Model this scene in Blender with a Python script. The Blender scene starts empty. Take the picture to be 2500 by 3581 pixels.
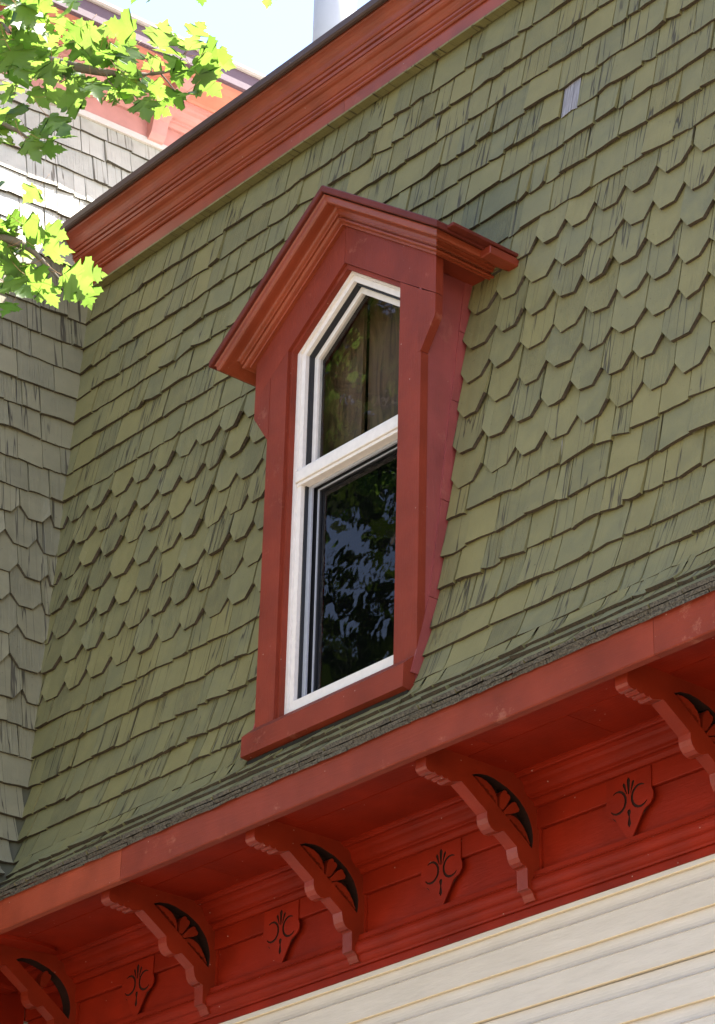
import bpy, bmesh, math, random
import numpy as np
from mathutils import Vector, Matrix
from mathutils.geometry import tessellate_polygon

random.seed(7)
S = bpy.context.scene
COL = S.collection
ZB = 5.76            # height of the eave's lower edge above the ground
GO = Vector((0, 0, ZB))

# ------------------------------------------------------------------ camera
CR = ((0.64167838, -0.33776535, -0.68859525),
      (0.76662934, 0.3093657, 0.56264759),
      (0.02298489, -0.88893612, 0.45745411))
CAM = Vector((8.1006, -6.7009, ZB - 4.16))
cd = bpy.data.cameras.new('camera')
cam = bpy.data.objects.new('camera', cd)
COL.objects.link(cam)
right = Vector((CR[0][0], CR[1][0], CR[2][0]))
up = -Vector((CR[0][1], CR[1][1], CR[2][1]))
fwd = Vector((CR[0][2], CR[1][2], CR[2][2]))
m = Matrix((right, up, -fwd)).transposed().to_4x4()
m.translation = CAM
cam.matrix_world = m
cd.sensor_fit = 'VERTICAL'
cd.sensor_height = 36.0
cd.lens = 36.0 * 9540 / 3581
cd.clip_start = 0.05
cd.clip_end = 2000
S.camera = cam

# ------------------------------------------------------------------ light
SUN = Vector((0.385, 0.5, 1.0)).normalized()
w = bpy.data.worlds.new('World')
S.world = w
w.use_nodes = True
wn = w.node_tree
bg = wn.nodes['Background']
sky = wn.nodes.new('ShaderNodeTexSky')
sky.sky_type = 'NISHITA'
sky.sun_disc = False
sky.sun_elevation = math.asin(SUN.z)
sky.sun_rotation = math.atan2(SUN.x, SUN.y)
sky.air_density = 1.0
sky.dust_density = .9
sky.ozone_density = 0.6
tint = wn.nodes.new('ShaderNodeMix')
tint.data_type = 'RGBA'
tint.blend_type = 'MULTIPLY'
tint.inputs[0].default_value = 1.0
tint.inputs[7].default_value = (1.10, .95, .925, 1)
wn.links.new(sky.outputs[0], tint.inputs[6])
wn.links.new(tint.outputs[2], bg.inputs[0])
bg.inputs[1].default_value = 0.15
ld = bpy.data.lights.new('sun', 'SUN')
ld.energy = 5.0
ld.angle = math.radians(0.5)
ld.color = (1.0, 0.95, 0.87)
sun = bpy.data.objects.new('sun', ld)
COL.objects.link(sun)
sun.rotation_euler = SUN.to_track_quat('Z', 'Y').to_euler()
S.view_settings.view_transform = 'Standard'
S.view_settings.look = 'None'
S.view_settings.exposure = 2.08
S.view_settings.gamma = 1.0
S.view_settings.use_curve_mapping = False

# ------------------------------------------------------------------ materials
def new_mat(name):
    mt = bpy.data.materials.new(name)
    mt.use_nodes = True
    nt = mt.node_tree
    b = nt.nodes['Principled BSDF']
    return mt, nt, b

def N(nt, typ, **kw):
    n = nt.nodes.new(typ)
    for k, v in kw.items():
        if k.startswith('i_'):
            n.inputs[k[2:].replace('_', ' ')].default_value = v
        else:
            setattr(n, k, v)
    return n

def ramp(nt, src, stops):
    r = nt.nodes.new('ShaderNodeValToRGB')
    cr = r.color_ramp
    while len(cr.elements) < len(stops):
        cr.elements.new(0.5)
    for e, (p, c) in zip(cr.elements, stops):
        e.position = p
        e.color = c if len(c) == 4 else (*c, 1)
    nt.links.new(src, r.inputs[0])
    return r.outputs[0]

def mixc(nt, fac, a, b, blend='MIX'):
    mx = nt.nodes.new('ShaderNodeMix')
    mx.data_type = 'RGBA'
    mx.blend_type = blend
    for sock, v in ((mx.inputs[0], fac), (mx.inputs[6], a), (mx.inputs[7], b)):
        if hasattr(v, 'links'):
            nt.links.new(v, sock)
        elif isinstance(v, (int, float)):
            sock.default_value = v
        else:
            sock.default_value = (*v, 1) if len(v) == 3 else v
    return mx.outputs[2]

def mth(nt, op, a, b=None):
    n = nt.nodes.new('ShaderNodeMath')
    n.operation = op
    for i, v in enumerate((a, b)):
        if v is None:
            continue
        if hasattr(v, 'links'):
            nt.links.new(v, n.inputs[i])
        else:
            n.inputs[i].default_value = v
    return n.outputs[0]

def coords(nt, scale, shift=True, kind='Object'):
    """object coordinates, moved by a random step for each object, then stretched"""
    tc = nt.nodes.new('ShaderNodeTexCoord')
    out = tc.outputs[kind]
    oi = nt.nodes.new('ShaderNodeObjectInfo')
    if shift:
        c = nt.nodes.new('ShaderNodeCombineXYZ')
        for i, k in enumerate((37.0, 91.0, 53.0)):
            nt.links.new(mth(nt, 'MULTIPLY', oi.outputs['Random'], k), c.inputs[i])
        ad = nt.nodes.new('ShaderNodeVectorMath')
        ad.operation = 'ADD'
        nt.links.new(out, ad.inputs[0])
        nt.links.new(c.outputs[0], ad.inputs[1])
        out = ad.outputs[0]
    mp = nt.nodes.new('ShaderNodeMapping')
    mp.inputs['Scale'].default_value = scale
    nt.links.new(out, mp.inputs['Vector'])
    return mp.outputs[0], oi.outputs['Random']

def noise(nt, vec, scale, detail=4, rough=0.55, dist=0.0):
    n = nt.nodes.new('ShaderNodeTexNoise')
    n.inputs['Scale'].default_value = scale
    n.inputs['Detail'].default_value = detail
    n.inputs['Roughness'].default_value = rough
    n.inputs['Distortion'].default_value = dist
    nt.links.new(vec, n.inputs['Vector'])
    return n.outputs['Fac']

def bump(nt, b, h, strength, dist, prev=None):
    bp = nt.nodes.new('ShaderNodeBump')
    bp.inputs['Distance'].default_value = dist
    if hasattr(strength, 'links'):
        nt.links.new(strength, bp.inputs['Strength'])
    else:
        bp.inputs['Strength'].default_value = strength
    nt.links.new(h, bp.inputs['Height'])
    if prev is not None:
        nt.links.new(prev, bp.inputs['Normal'])
    nt.links.new(bp.outputs[0], b.inputs['Normal'])
    return bp.outputs[0]

def shingle_paint(name, c1, c2, dirt, wear=0.5):
    mt, nt, b = new_mat(name)
    v, rnd = coords(nt, (1, 1, 1))
    vg, _ = coords(nt, (135, 2.4, 40))
    vf, _ = coords(nt, (260, 9, 120))
    vs, _ = coords(nt, (16, .55, 6))
    tone = mth(nt, 'FRACT', mth(nt, 'MULTIPLY', rnd, 3.77))
    base = mixc(nt, rnd, c1, c2)
    base = mixc(nt, mth(nt, 'MULTIPLY', ramp(nt, tone, ((.55, (0,) * 3), (1, (1,) * 3))), .5), base, tuple(x * .70 for x in c2))
    blot = noise(nt, v, 9, 4)
    base = mixc(nt, mth(nt, 'MULTIPLY', ramp(nt, blot, ((0.4, (0, 0, 0)), (0.75, (1, 1, 1)))), 0.45), base, tuple(x * 1.30 for x in c1))
    # how weathered this shingle is: a few are deeply furrowed, most keep smooth paint
    wr = ramp(nt, mth(nt, 'FRACT', mth(nt, 'MULTIPLY', rnd, 7.31)), ((0.0, (.06,) * 3), (wear + .16, (.14,) * 3), (min(wear + .42, .98), (1,) * 3)))
    grain = noise(nt, vg, 1.0, 6, 0.62)
    fine = noise(nt, vf, 1.0, 3)
    crack = ramp(nt, grain, ((0.34, (1, 1, 1)), (0.42, (0, 0, 0))))
    ck = mth(nt, 'MULTIPLY', crack, wr)
    base = mixc(nt, mth(nt, 'MULTIPLY', ck, 0.28), base, dirt)
    hi = mth(nt, 'MULTIPLY', ramp(nt, grain, ((0.56, (0,) * 3), (0.68, (1,) * 3))), wr)
    base = mixc(nt, mth(nt, 'MULTIPLY', hi, 0.28), base, tuple(x * 1.55 for x in c1))
    # long splits that follow the grain
    sp = mth(nt, 'ABSOLUTE', mth(nt, 'SUBTRACT', noise(nt, vs, 1.0, 3, .45), .5))
    split = ramp(nt, sp, ((0.005, (1, 1, 1)), (0.014, (0, 0, 0))))
    split = mth(nt, 'MULTIPLY', split, ramp(nt, mth(nt, 'FRACT', mth(nt, 'MULTIPLY', rnd, 5.13)), ((.35, (0,) * 3), (.45, (1,) * 3))))
    base = mixc(nt, mth(nt, 'MULTIPLY', split, 0.85), base, dirt)
    spots = ramp(nt, noise(nt, v, 60, 2), ((0.70, (0, 0, 0)), (0.76, (1, 1, 1))))
    base = mixc(nt, mth(nt, 'MULTIPLY', spots, 0.5), base, dirt)
    chip = ramp(nt, noise(nt, vg, .55, 3, .7), ((0.735, (0, 0, 0)), (0.75, (1, 1, 1))))
    base = mixc(nt, mth(nt, 'MULTIPLY', mth(nt, 'MULTIPLY', chip, wr), 0.8), base, (.32, .30, .30))
    nt.links.new(base, b.inputs['Base Color'])
    b.inputs['Roughness'].default_value = 0.62
    b.inputs['Specular IOR Level'].default_value = 0.3
    h = mth(nt, 'ADD', grain, mth(nt, 'MULTIPLY', fine, 0.3))
    h = mth(nt, 'SUBTRACT', h, mth(nt, 'MULTIPLY', split, .8))
    n1 = bump(nt, b, h, mth(nt, 'ADD', mth(nt, 'MULTIPLY', wr, 0.85), 0.12), 0.010)
    pn = noise(nt, v, 120, 3)
    bump(nt, b, pn, 0.15, 0.003, n1)
    return mt

GREEN = shingle_paint('olive_shingle_paint', (.172, .150, .055), (.144, .136, .062), (.034, .026, .012), 0.5)
GREENM = shingle_paint('algae_stained_shingle_paint', (.135, .125, .052), (.112, .110, .050), (.030, .026, .014), 0.5)
GREY = shingle_paint('grey_green_shingle_paint', (.195, .176, .100), (.165, .152, .090), (.034, .027, .017), 0.6)

PALE = shingle_paint('bleached_bounce_lit_shingle_paint', (.42, .40, .33), (.37, .355, .29), (.09, .075, .05), .7)  # faded grey green, with light bounced off the flat roof painted in

def butt_mat(name, c1, c2):
    mt, nt, b = new_mat(name)
    v, rnd = coords(nt, (1, 1, 1))
    n1 = noise(nt, v, 120, 4)
    nt.links.new(mixc(nt, ramp(nt, n1, ((.35, (0,) * 3), (.65, (1,) * 3))), c1, c2), b.inputs['Base Color'])
    b.inputs['Roughness'].default_value = 0.85
    bump(nt, b, n1, 0.7, 0.004)
    return mt
BUTT = butt_mat('worn_shaded_shingle_butt', (.066, .045, .024), (.026, .020, .012))  # worn brown ends, darkened to paint in a shadow line per course
BUTTG = butt_mat('weathered_grey_butt', (.075, .06, .035), (.032, .028, .018))
CRUST = butt_mat('mossy_black_eave_edge', (.016, .014, .011), (.11, .10, .08))

def bare_wood():
    mt, nt, b = new_mat('bare_grey_wood')
    vg, _ = coords(nt, (130, 5, 40))
    g = noise(nt, vg, 1.0, 5, .65)
    nt.links.new(ramp(nt, g, ((.25, (.05, .045, .045)), (.5, (.22, .205, .21)), (.75, (.42, .40, .41)))), b.inputs['Base Color'])
    b.inputs['Roughness'].default_value = .9
    bump(nt, b, g, .7, .006)
    return mt
BARE = bare_wood()

def red_paint(name, col, rough=0.45, grain=(1, 1, 1), gs=0.25, peel=0.0, spec_l=.2):
    mt, nt, b = new_mat(name)
    v, rnd = coords(nt, (1, 1, 1))
    vg, _ = coords(nt, grain)
    blot = noise(nt, v, 3.5, 4)
    c = mixc(nt, ramp(nt, blot, ((.3, (0,) * 3), (.75, (1,) * 3))), tuple(x * .74 for x in col), tuple(x * 1.18 for x in col))
    g = noise(nt, vg, 30, 5, .6)
    # dust caught on the paint, and small pale flecks
    fl = N(nt, 'ShaderNodeTexVoronoi')
    fl.inputs['Scale'].default_value = 16
    nt.links.new(v, fl.inputs['Vector'])
    spec = mth(nt, 'MULTIPLY', ramp(nt, fl.outputs['Distance'], ((0.04, (1,) * 3), (0.06, (0,) * 3))), ramp(nt, noise(nt, v, 6.0, 1), ((.50, (0,) * 3), (.54, (1,) * 3))))
    c = mixc(nt, mth(nt, 'MULTIPLY', spec, .5), c, (.5, .42, .36))
    if peel:
        pl = ramp(nt, noise(nt, v, 5, 7, .75), ((.60, (0,) * 3), (.66, (1,) * 3)))
        c = mixc(nt, mth(nt, 'MULTIPLY', pl, peel), c, (.38, .15, .10))
    drk = ramp(nt, g, ((.24, (1,) * 3), (.33, (0,) * 3)))
    c = mixc(nt, mth(nt, 'MULTIPLY', drk, .35 if gs > .3 else .12), c, tuple(x * .35 for x in col))
    nt.links.new(c, b.inputs['Base Color'])
    b.inputs['Roughness'].default_value = rough
    b.inputs['Specular IOR Level'].default_value = spec_l
    n1 = bump(nt, b, g, gs, 0.004)
    bump(nt, b, noise(nt, v, 110, 3), .16, .002, n1)
    return mt
RC = (.190, .0285, .0125)
RED = red_paint('barn_red_paint', RC, .33, spec_l=.45)
REDT = red_paint('orange_red_paint', (.225, .042, .016), .36, (.3, 3, 3), .3, .15, .42)  # brighter and more orange than the barn red, with a little peeling
SOFF = red_paint('barn_red_soffit_paint', (.20, .0125, .0032), .5, (.4, 4, 4), .3, spec_l=.12)  # barn red deepened, red interreflection under the eave painted in
REDX = red_paint('barn_red_paint_long_grain', RC, .5, (.25, 4, 4), .4, .35)
REDZ = red_paint('barn_red_paint_upright_grain', RC, .5, (5, 5, .35), .45, .25)
CHEEK = red_paint('barn_red_sky_tinted_cheek_paint', (.25, .050, .044), .42, (5, 5, .35), .45, .2, .55)  # gloss barn red made pinker and lighter, sky light painted into it
REDG = red_paint('barn_red_paint_beaded', (.195, .0185, .0055), .36, (1, 1, 1), .4, spec_l=.35)
SUNRED = red_paint('painted_sun_red', (.52, .25, .21), .5)  # lit copy of the red trim, strong sun painted into the colour
SUNORANGE = red_paint('painted_sun_orange_red', (.54, .20, .13), .5)  # orange cove colour with the sunlight painted in
REDP = red_paint('peeling_red_paint', (.27, .05, .022), .55, (.25, 4, 4), .6, .9)
REDD = red_paint('grimy_red_paint', (.11, .018, .010), .6, (1, 1, 1), .5)
DRIP = red_paint('dark_brown_metal', (.075, .048, .040), .4)

def cream():
    mt, nt, b = new_mat('cream_siding_paint')
    v, rnd = coords(nt, (1, 1, 1), True)
    vs, _ = coords(nt, (.3, 1, 1.6))
    n1 = noise(nt, vs, 14, 6, .62)
    n2 = noise(nt, v, 60, 3)
    c = mixc(nt, ramp(nt, n1, ((.3, (0,) * 3), (.7, (1,) * 3))), (.475, .43, .37), (.55, .50, .435))
    nt.links.new(c, b.inputs['Base Color'])
    b.inputs['Roughness'].default_value = .5
    nn = bump(nt, b, n1, .35, .012)
    bump(nt, b, n2, .12, .003, nn)
    return mt
CREAM = cream()

def simple(name, col, rough=.5, metal=0, bs=0, bscale=40):
    mt, nt, b = new_mat(name)
    v, rnd = coords(nt, (1, 1, 1))
    n1 = noise(nt, v, bscale, 4)
    nt.links.new(mixc(nt, n1, tuple(x * .85 for x in col), tuple(min(1, x * 1.12) for x in col)), b.inputs['Base Color'])
    b.inputs['Roughness'].default_value = rough
    b.inputs['Metallic'].default_value = metal
    b.inputs['Specular IOR Level'].default_value = .2 if rough > .6 else .4
    if bs:
        bump(nt, b, n1, bs, .003)
    return mt
CAULK = simple('yellowed_caulk', (.72, .60, .41), .7, 0, .4, 90)
VINYL = simple('white_vinyl', (.70, .65, .60), .35, 0, .05, 30)
GASKET = simple('black_gasket', (.012, .012, .014), .5)
ALU = simple('grey_screen_frame', (.38, .39, .43), .45, .2)
FLASH = simple('dark_valley_flashing', (.010, .010, .009), .8, 0, .2)
FLASHG = simple('green_painted_flashing', (.070, .066, .038), .75, 0, .25, 14)
CUTSHADE = simple('cutout_shade', (.022, .008, .005), .9)  # near-black shade painted into the bracket and shield cut-outs
DECK = simple('dark_roof_boards', (.02, .018, .015), .9)
ROOFTOP = simple('pale_roof_membrane', (.50, .48, .45), .8)
PURPLE = simple('dull_purple_metal', (.115, .07, .085), .5, 0, .1)
WEATH = simple('weathered_white_board', (.42, .37, .33), .85, 0, .6, 25)
GALV = simple('galvanised_steel', (.40, .42, .45), .5, .0, .05, 6)
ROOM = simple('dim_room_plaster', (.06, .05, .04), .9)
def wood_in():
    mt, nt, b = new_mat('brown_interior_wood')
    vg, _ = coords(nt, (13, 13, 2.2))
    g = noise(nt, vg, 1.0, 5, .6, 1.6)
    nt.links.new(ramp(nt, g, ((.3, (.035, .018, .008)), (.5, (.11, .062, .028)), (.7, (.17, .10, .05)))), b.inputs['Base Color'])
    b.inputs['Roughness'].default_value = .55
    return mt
WOODIN = wood_in()
BARK = simple('maple_bark', (.16, .135, .11), .85, 0, .7, 70)
GRASS = simple('lawn', (.075, .07, .035), .9, 0, .3, 3)
PAVE = simple('tan_bounce_pavement', (.40, .33, .25), .85, 0, .2, 9)  # unseen paving, its warm tan picked to bounce light onto soffit and siding

def glass_mat():
    mt, nt, b = new_mat('window_glass')
    nt.nodes.remove(b)
    out = nt.nodes['Material Output']
    fr = N(nt, 'ShaderNodeFresnel', i_IOR=1.37)
    v, _ = coords(nt, (1, 1, 1))
    bp = nt.nodes.new('ShaderNodeBump')
    bp.inputs['Strength'].default_value = .035
    bp.inputs['Distance'].default_value = .02
    nt.links.new(noise(nt, v, 7, 2), bp.inputs['Height'])
    tr = N(nt, 'ShaderNodeBsdfTransparent')
    tr.inputs[0].default_value = (.86, .87, .87, 1)
    gl = N(nt, 'ShaderNodeBsdfGlossy')
    gl.inputs['Roughness'].default_value = .012
    nt.links.new(bp.outputs[0], gl.inputs['Normal'])
    mx = N(nt, 'ShaderNodeMixShader')
    geo = N(nt, 'ShaderNodeNewGeometry')
    nt.links.new(mth(nt, 'MULTIPLY', fr.outputs[0], mth(nt, 'SUBTRACT', 1.0, geo.outputs['Backfacing'])), mx.inputs[0])
    nt.links.new(tr.outputs[0], mx.inputs[1])
    nt.links.new(gl.outputs[0], mx.inputs[2])
    nt.links.new(mx.outputs[0], out.inputs[0])
    return mt
GLASS = glass_mat()
def screen_mat():
    mt, nt, b = new_mat('dark_insect_screen')
    b.inputs['Base Color'].default_value = (.0025, .0025, .003, 1)
    b.inputs['Roughness'].default_value = .8
    b.inputs['Specular IOR Level'].default_value = 0
    tr = N(nt, 'ShaderNodeBsdfTransparent')
    mx = N(nt, 'ShaderNodeMixShader')
    mx.inputs[0].default_value = .9
    nt.links.new(tr.outputs[0], mx.inputs[1])
    nt.links.new(b.outputs[0], mx.inputs[2])
    nt.links.new(mx.outputs[0], nt.nodes['Material Output'].inputs[0])
    return mt
SCREEN = screen_mat()

def leaf_mat(name, c1, c2, t1, t2):
    mt, nt, b = new_mat(name)
    out = nt.nodes['Material Output']
    v, rnd = coords(nt, (1, 1, 1))
    n1 = noise(nt, v, 30, 3)
    f = mth(nt, 'ADD', mth(nt, 'MULTIPLY', rnd, .7), mth(nt, 'MULTIPLY', n1, .3))
    nt.links.new(mixc(nt, f, c1, c2), b.inputs['Base Color'])
    b.inputs['Roughness'].default_value = .42
    tl = N(nt, 'ShaderNodeBsdfTranslucent')
    nt.links.new(mixc(nt, f, t1, t2), tl.inputs[0])
    mx = N(nt, 'ShaderNodeMixShader')
    mx.inputs[0].default_value = .5
    nt.links.new(b.outputs[0], mx.inputs[1])
    nt.links.new(tl.outputs[0], mx.inputs[2])
    nt.links.new(mx.outputs[0], out.inputs[0])
    return mt
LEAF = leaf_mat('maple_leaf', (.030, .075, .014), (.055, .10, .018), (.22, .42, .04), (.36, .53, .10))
CROWNLEAF = leaf_mat('shaded_maple_leaf', (.025, .04, .012), (.05, .06, .016), (.05, .09, .01), (.16, .20, .03))  # darker copy of the leaf with the crown's own shade painted in
STALK = simple('leaf_stalk', (.30, .16, .07), .5)

# ------------------------------------------------------------------ builders
def tag(o, label=None, cat=None, group=None, kind=None):
    if label: o['label'] = label
    if cat: o['category'] = cat
    if group: o['group'] = group
    if kind: o['kind'] = kind
    return o

def empty(name, loc, label, cat, group=None):
    o = bpy.data.objects.new(name, None)
    o.location = loc
    o.empty_display_size = .2
    COL.objects.link(o)
    return tag(o, label, cat, group)

def add(name, verts, faces, mats, parent=None, fmat=None, smooth=False, mw=None):
    """link one mesh object; verts are in house coordinates (z from the eave) unless mw is given"""
    me = bpy.data.meshes.new(name)
    if mw is None:
        c = Vector(np.mean(np.array([tuple(v) for v in verts]), axis=0))
        vs = [tuple(Vector(v) - c) for v in verts]
        mw = Matrix.Translation(c + GO)
    else:
        vs = [tuple(v) for v in verts]
    me.from_pydata(vs, [], faces)
    for mt in (mats if isinstance(mats, (list, tuple)) else [mats]):
        me.materials.append(mt)
    if fmat:
        me.polygons.foreach_set('material_index', fmat)
    if smooth:
        me.polygons.foreach_set('use_smooth', [True] * len(faces))
    me.update()
    o = bpy.data.objects.new(name, me)
    COL.objects.link(o)
    link(o, mw, parent)
    return o

def link(o, mw, parent):
    if parent is not None:
        o.parent = parent
        o.matrix_parent_inverse = PW(parent).inverted()
    o.matrix_basis = mw
    o['_mw'] = [x for r in mw for x in r]

def PW(p):
    if '_mw' in p.keys():
        a = list(p['_mw'])
        return Matrix([a[0:4], a[4:8], a[8:12], a[12:16]])
    return Matrix.Translation(p.location)

def box(name, x0, x1, y0, y1, z0, z1, mt, parent, bev=0.0):
    if bev:
        bm = bmesh.new()
        bmesh.ops.create_cube(bm, size=1)
        bmesh.ops.scale(bm, vec=(x1 - x0, y1 - y0, z1 - z0), verts=bm.verts)
        bmesh.ops.translate(bm, vec=((x0 + x1) / 2, (y0 + y1) / 2, (z0 + z1) / 2), verts=bm.verts)
        bmesh.ops.bevel(bm, geom=bm.edges[:], offset=bev, segments=2, affect='EDGES', profile=.5)
        v = [tuple(q.co) for q in bm.verts]
        bm.verts.index_update()
        f = [[q.index for q in p.verts] for p in bm.faces]
        bm.free()
        return add(name, v, f, mt, parent)
    v = [(x, y, z) for x in (x0, x1) for y in (y0, y1) for z in (z0, z1)]
    f = [(0, 1, 3, 2), (4, 6, 7, 5), (0, 4, 5, 1), (2, 3, 7, 6), (0, 2, 6, 4), (1, 5, 7, 3)]
    return add(name, v, f, mt, parent)

def slab(poly, holes, place, d0, d1):
    """polygon with holes given in a plane, thickened from d0 to d1; place(u, v, d) gives the point"""
    loops = [poly] + list(holes)
    tri = tessellate_polygon([[Vector((a, b, 0)) for a, b in lp] for lp in loops])
    flat = [q for lp in loops for q in lp]
    n = len(flat)
    v = [place(a, b, d0) for a, b in flat] + [place(a, b, d1) for a, b in flat]
    f = [tuple(t) for t in tri] + [tuple(i + n for i in reversed(t)) for t in tri]
    st = 0
    for lp in loops:
        k = len(lp)
        for i in range(k):
            a, b = st + i, st + (i + 1) % k
            f.append((a, b, b + n, a + n))
        st += k
    return v, f

def fix_normals(o):
    bm = bmesh.new()
    bm.from_mesh(o.data)
    bmesh.ops.recalc_face_normals(bm, faces=bm.faces)
    bm.to_mesh(o.data)
    bm.free()

def plate(name, poly, mt, parent, place, d0, d1, holes=(), inner=None):
    v, f = slab(poly, holes, place, d0, d1)
    nh = sum(len(h) for h in holes)
    o = add(name, v, f, [mt, inner] if inner else mt, parent, [0] * (len(f) - nh) + [1] * nh if inner else None)
    fix_normals(o)
    return o

front = lambda u, v, d: (u, d, v)       # plane facing the street
side = lambda x: (lambda u, v, d: (x + d, u, v))

def sweep(name, prof, x0, x1, mt, parent, closed=True, wob=0.0, seg=1, caps=True):
    """profile in (y, z) carried along x"""
    k = len(prof)
    xs = [x0 + (x1 - x0) * i / seg for i in range(seg + 1)]
    v, f = [], []
    for x in xs:
        dz = wob * math.sin(x * 2.3 + 1.0) + wob * .6 * math.sin(x * 5.1)
        v += [(x, y, z + dz) for y, z in prof]
    for i in range(seg):
        for j in range(k if closed else k - 1):
            a, b = i * k + j, i * k + (j + 1) % k
            f.append((a, b, b + k, a + k))
    if closed and caps:
        tri = tessellate_polygon([[Vector((y, z, 0)) for y, z in prof]])
        f += [tuple(t) for t in tri] + [tuple(i + seg * k for i in reversed(t)) for t in tri]
    o = add(name, v, f, mt, parent)
    fix_normals(o)
    return o

def tube(pts, rad, sides=6):
    v, f = [], []
    n = len(pts)
    for i, p in enumerate(pts):
        p = Vector(p)
        d = (Vector(pts[min(i + 1, n - 1)]) - Vector(pts[max(i - 1, 0)])).normalized()
        a = d.orthogonal().normalized()
        b = d.cross(a)
        for k in range(sides):
            t = 2 * math.pi * k / sides
            v.append(tuple(p + (a * math.cos(t) + b * math.sin(t)) * rad[i]))
    for i in range(n - 1):
        for k in range(sides):
            q, r = i * sides + k, i * sides + (k + 1) % sides
            f.append((q, r, r + sides, q + sides))
    f.append(tuple(reversed(range(sides))))
    f.append(tuple((n - 1) * sides + k for k in range(sides)))
    return v, f

# ------------------------------------------------------------------ roof profile
PZ = [.175, .24, .30, .38, .507, .739, .98, 1.372, 1.73, 2.108, 2.503, 2.649, 4.3, 6.0]
PY = [-.060, .035, .105, .178, .267, .329, .386, .436, .472, .514, .562, .580, .775, .976]
_z = np.linspace(PZ[0], PZ[-1], 800)
_y = np.interp(_z, PZ, PY)
_k = np.ones(15) / 15
_y[8:-8] = np.convolve(_y, _k, 'same')[8:-8]
_s = np.concatenate([[0], np.cumsum(np.hypot(np.diff(_y), np.diff(_z)))])
def roof_y(z): return float(np.interp(z, _z, _y))
def s_of(z): return float(np.interp(z, _z, _s))
def prof(s):
    if s < 0:
        return _y[0] + s * .82, _z[0] + s * .57
    return float(np.interp(s, _s, _y)), float(np.interp(s, _s, _z))
def tang(s):
    a, b = prof(max(s - .03, 0)), prof(s + .03)
    ty, tz = b[0] - a[0], b[1] - a[1]
    l = math.hypot(ty, tz)
    return ty / l, tz / l
TX = -2.825          # where the two roofs' eaves would meet
YAW = .05
def sunk(s):
    """the boards lie this far under the finished shingle face"""
    return .022 * min(max((s - .12) / .35, 0), 1)
def F_main(wd, s, off):
    y, z = prof(s)
    off -= sunk(s)
    ty, tz = tang(s)
    return Vector((wd, y - tz * off, z + ty * off))
def F_tower(wd, s, off):
    y, z = prof(s)
    off -= sunk(s)
    ty, tz = tang(s)
    return Vector((TX - y + YAW * (wd - y) + tz * off, wd, z + ty * off))

def shingle(name, F, w0, w1, s0, exp, mats, parent, kind='square', label=None, rough=1.0, lift=None, nseg=3, top=None, th=None, sink=None):
    """one tapered wooden shingle lying on the roof surface F, butt at arc length s0"""
    L = 2.02 * exp
    if top is not None: L = min(L, top - s0)
    th = th or random.uniform(.012, .020)
    lf = .0185 if lift is None else lift
    W = w1 - w0
    slant = random.gauss(0, .0045) * rough
    if kind == 'square':
        n = 3 if W < .12 else 4
        fr = [i / n for i in range(n + 1)]
        bo = [slant * (q - .5) * 2 + random.gauss(0, .0016) * rough for q in fr]
        wav = random.gauss(0, .0035) * rough
        bo = [b_ + wav * math.sin(q * math.pi) for b_, q in zip(bo, fr)]
    else:
        cut = random.uniform(.062, .074)
        a, b_ = random.uniform(.25, .29), random.uniform(.70, .75)
        fr = [0, a, .5, b_, 1]
        slant *= .5
        bo = [cut + random.gauss(0, .002), random.gauss(0, .001) - slant, random.gauss(0, .0012), random.gauss(0, .001) + slant, cut + random.gauss(0, .002)]
    curlL = random.choice([0, 0, 0, random.uniform(.003, .016)]) * rough
    curlR = random.choice([0, 0, 0, random.uniform(.003, .016)]) * rough
    cup = random.gauss(0, .0012) * rough
    drop = random.gauss(0, .003) * rough * (1 if kind == 'square' else .6)
    nc = len(fr)
    skew = random.gauss(0, .003)
    P = []
    tops = [0, .22, .55, 1.0] if nseg == 3 else [0, .12, .25, .38, .52, .75, 1.0]
    for layer in (1, 0):
        for t in tops:
            for q, b_ in zip(fr, bo):
                s = s0 + drop + (b_ if kind != 'square' else b_) * (1 - t) + L * t
                off = lf * (1 - t) + .001 + layer * (th * (1 - .8 * t))
                off += (1 - t) ** 2 * (curlL * (1 - q) ** 2 + curlR * q ** 2 + cup * math.sin(q * math.pi))
                P.append(F(w0 + W * q + skew * t, s, off))
    nr = len(tops)
    I = lambda l, r, c: l * nr * nc + r * nc + c
    faces, fm = [], []
    for r in range(nr - 1):
        for c in range(nc - 1):
            faces.append((I(0, r, c), I(0, r, c + 1), I(0, r + 1, c + 1), I(0, r + 1, c))); fm.append(0)
    for c in range(nc - 1):
        faces.append((I(0, 0, c + 1), I(0, 0, c), I(1, 0, c), I(1, 0, c + 1))); fm.append(1)
        faces.append((I(1, 0, c), I(1, nr - 1, c), I(1, nr - 1, c + 1), I(1, 0, c + 1))); fm.append(0)
    for r in range(nr - 1):
        faces.append((I(0, r, 0), I(0, r + 1, 0), I(1, r + 1, 0), I(1, r, 0))); fm.append(0)
        faces.append((I(0, r + 1, nc - 1), I(0, r, nc - 1), I(1, r, nc - 1), I(1, r + 1, nc - 1))); fm.append(0)
    if sink is not None:
        sink.append((P, faces, fm))
        return None
    o_ = F((w0 + w1) / 2, s0, 0)
    ex = (F(w1, s0 + .5 * L, 0) - F(w0, s0 + .5 * L, 0)).normalized()
    et = (F((w0 + w1) / 2, s0 + L * .5, 0) - o_).normalized()
    ez = ex.cross(et).normalized()
    et = ez.cross(ex)
    Rm = Matrix((ex, et, ez))
    loc = [Rm @ (p - o_) for p in P]
    mw = Rm.transposed().to_4x4()
    mw.translation = o_ + GO
    o = add(name, loc, faces, mats, parent, fm, mw=mw)
    if label:
        o['label'] = label
    return o

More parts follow.
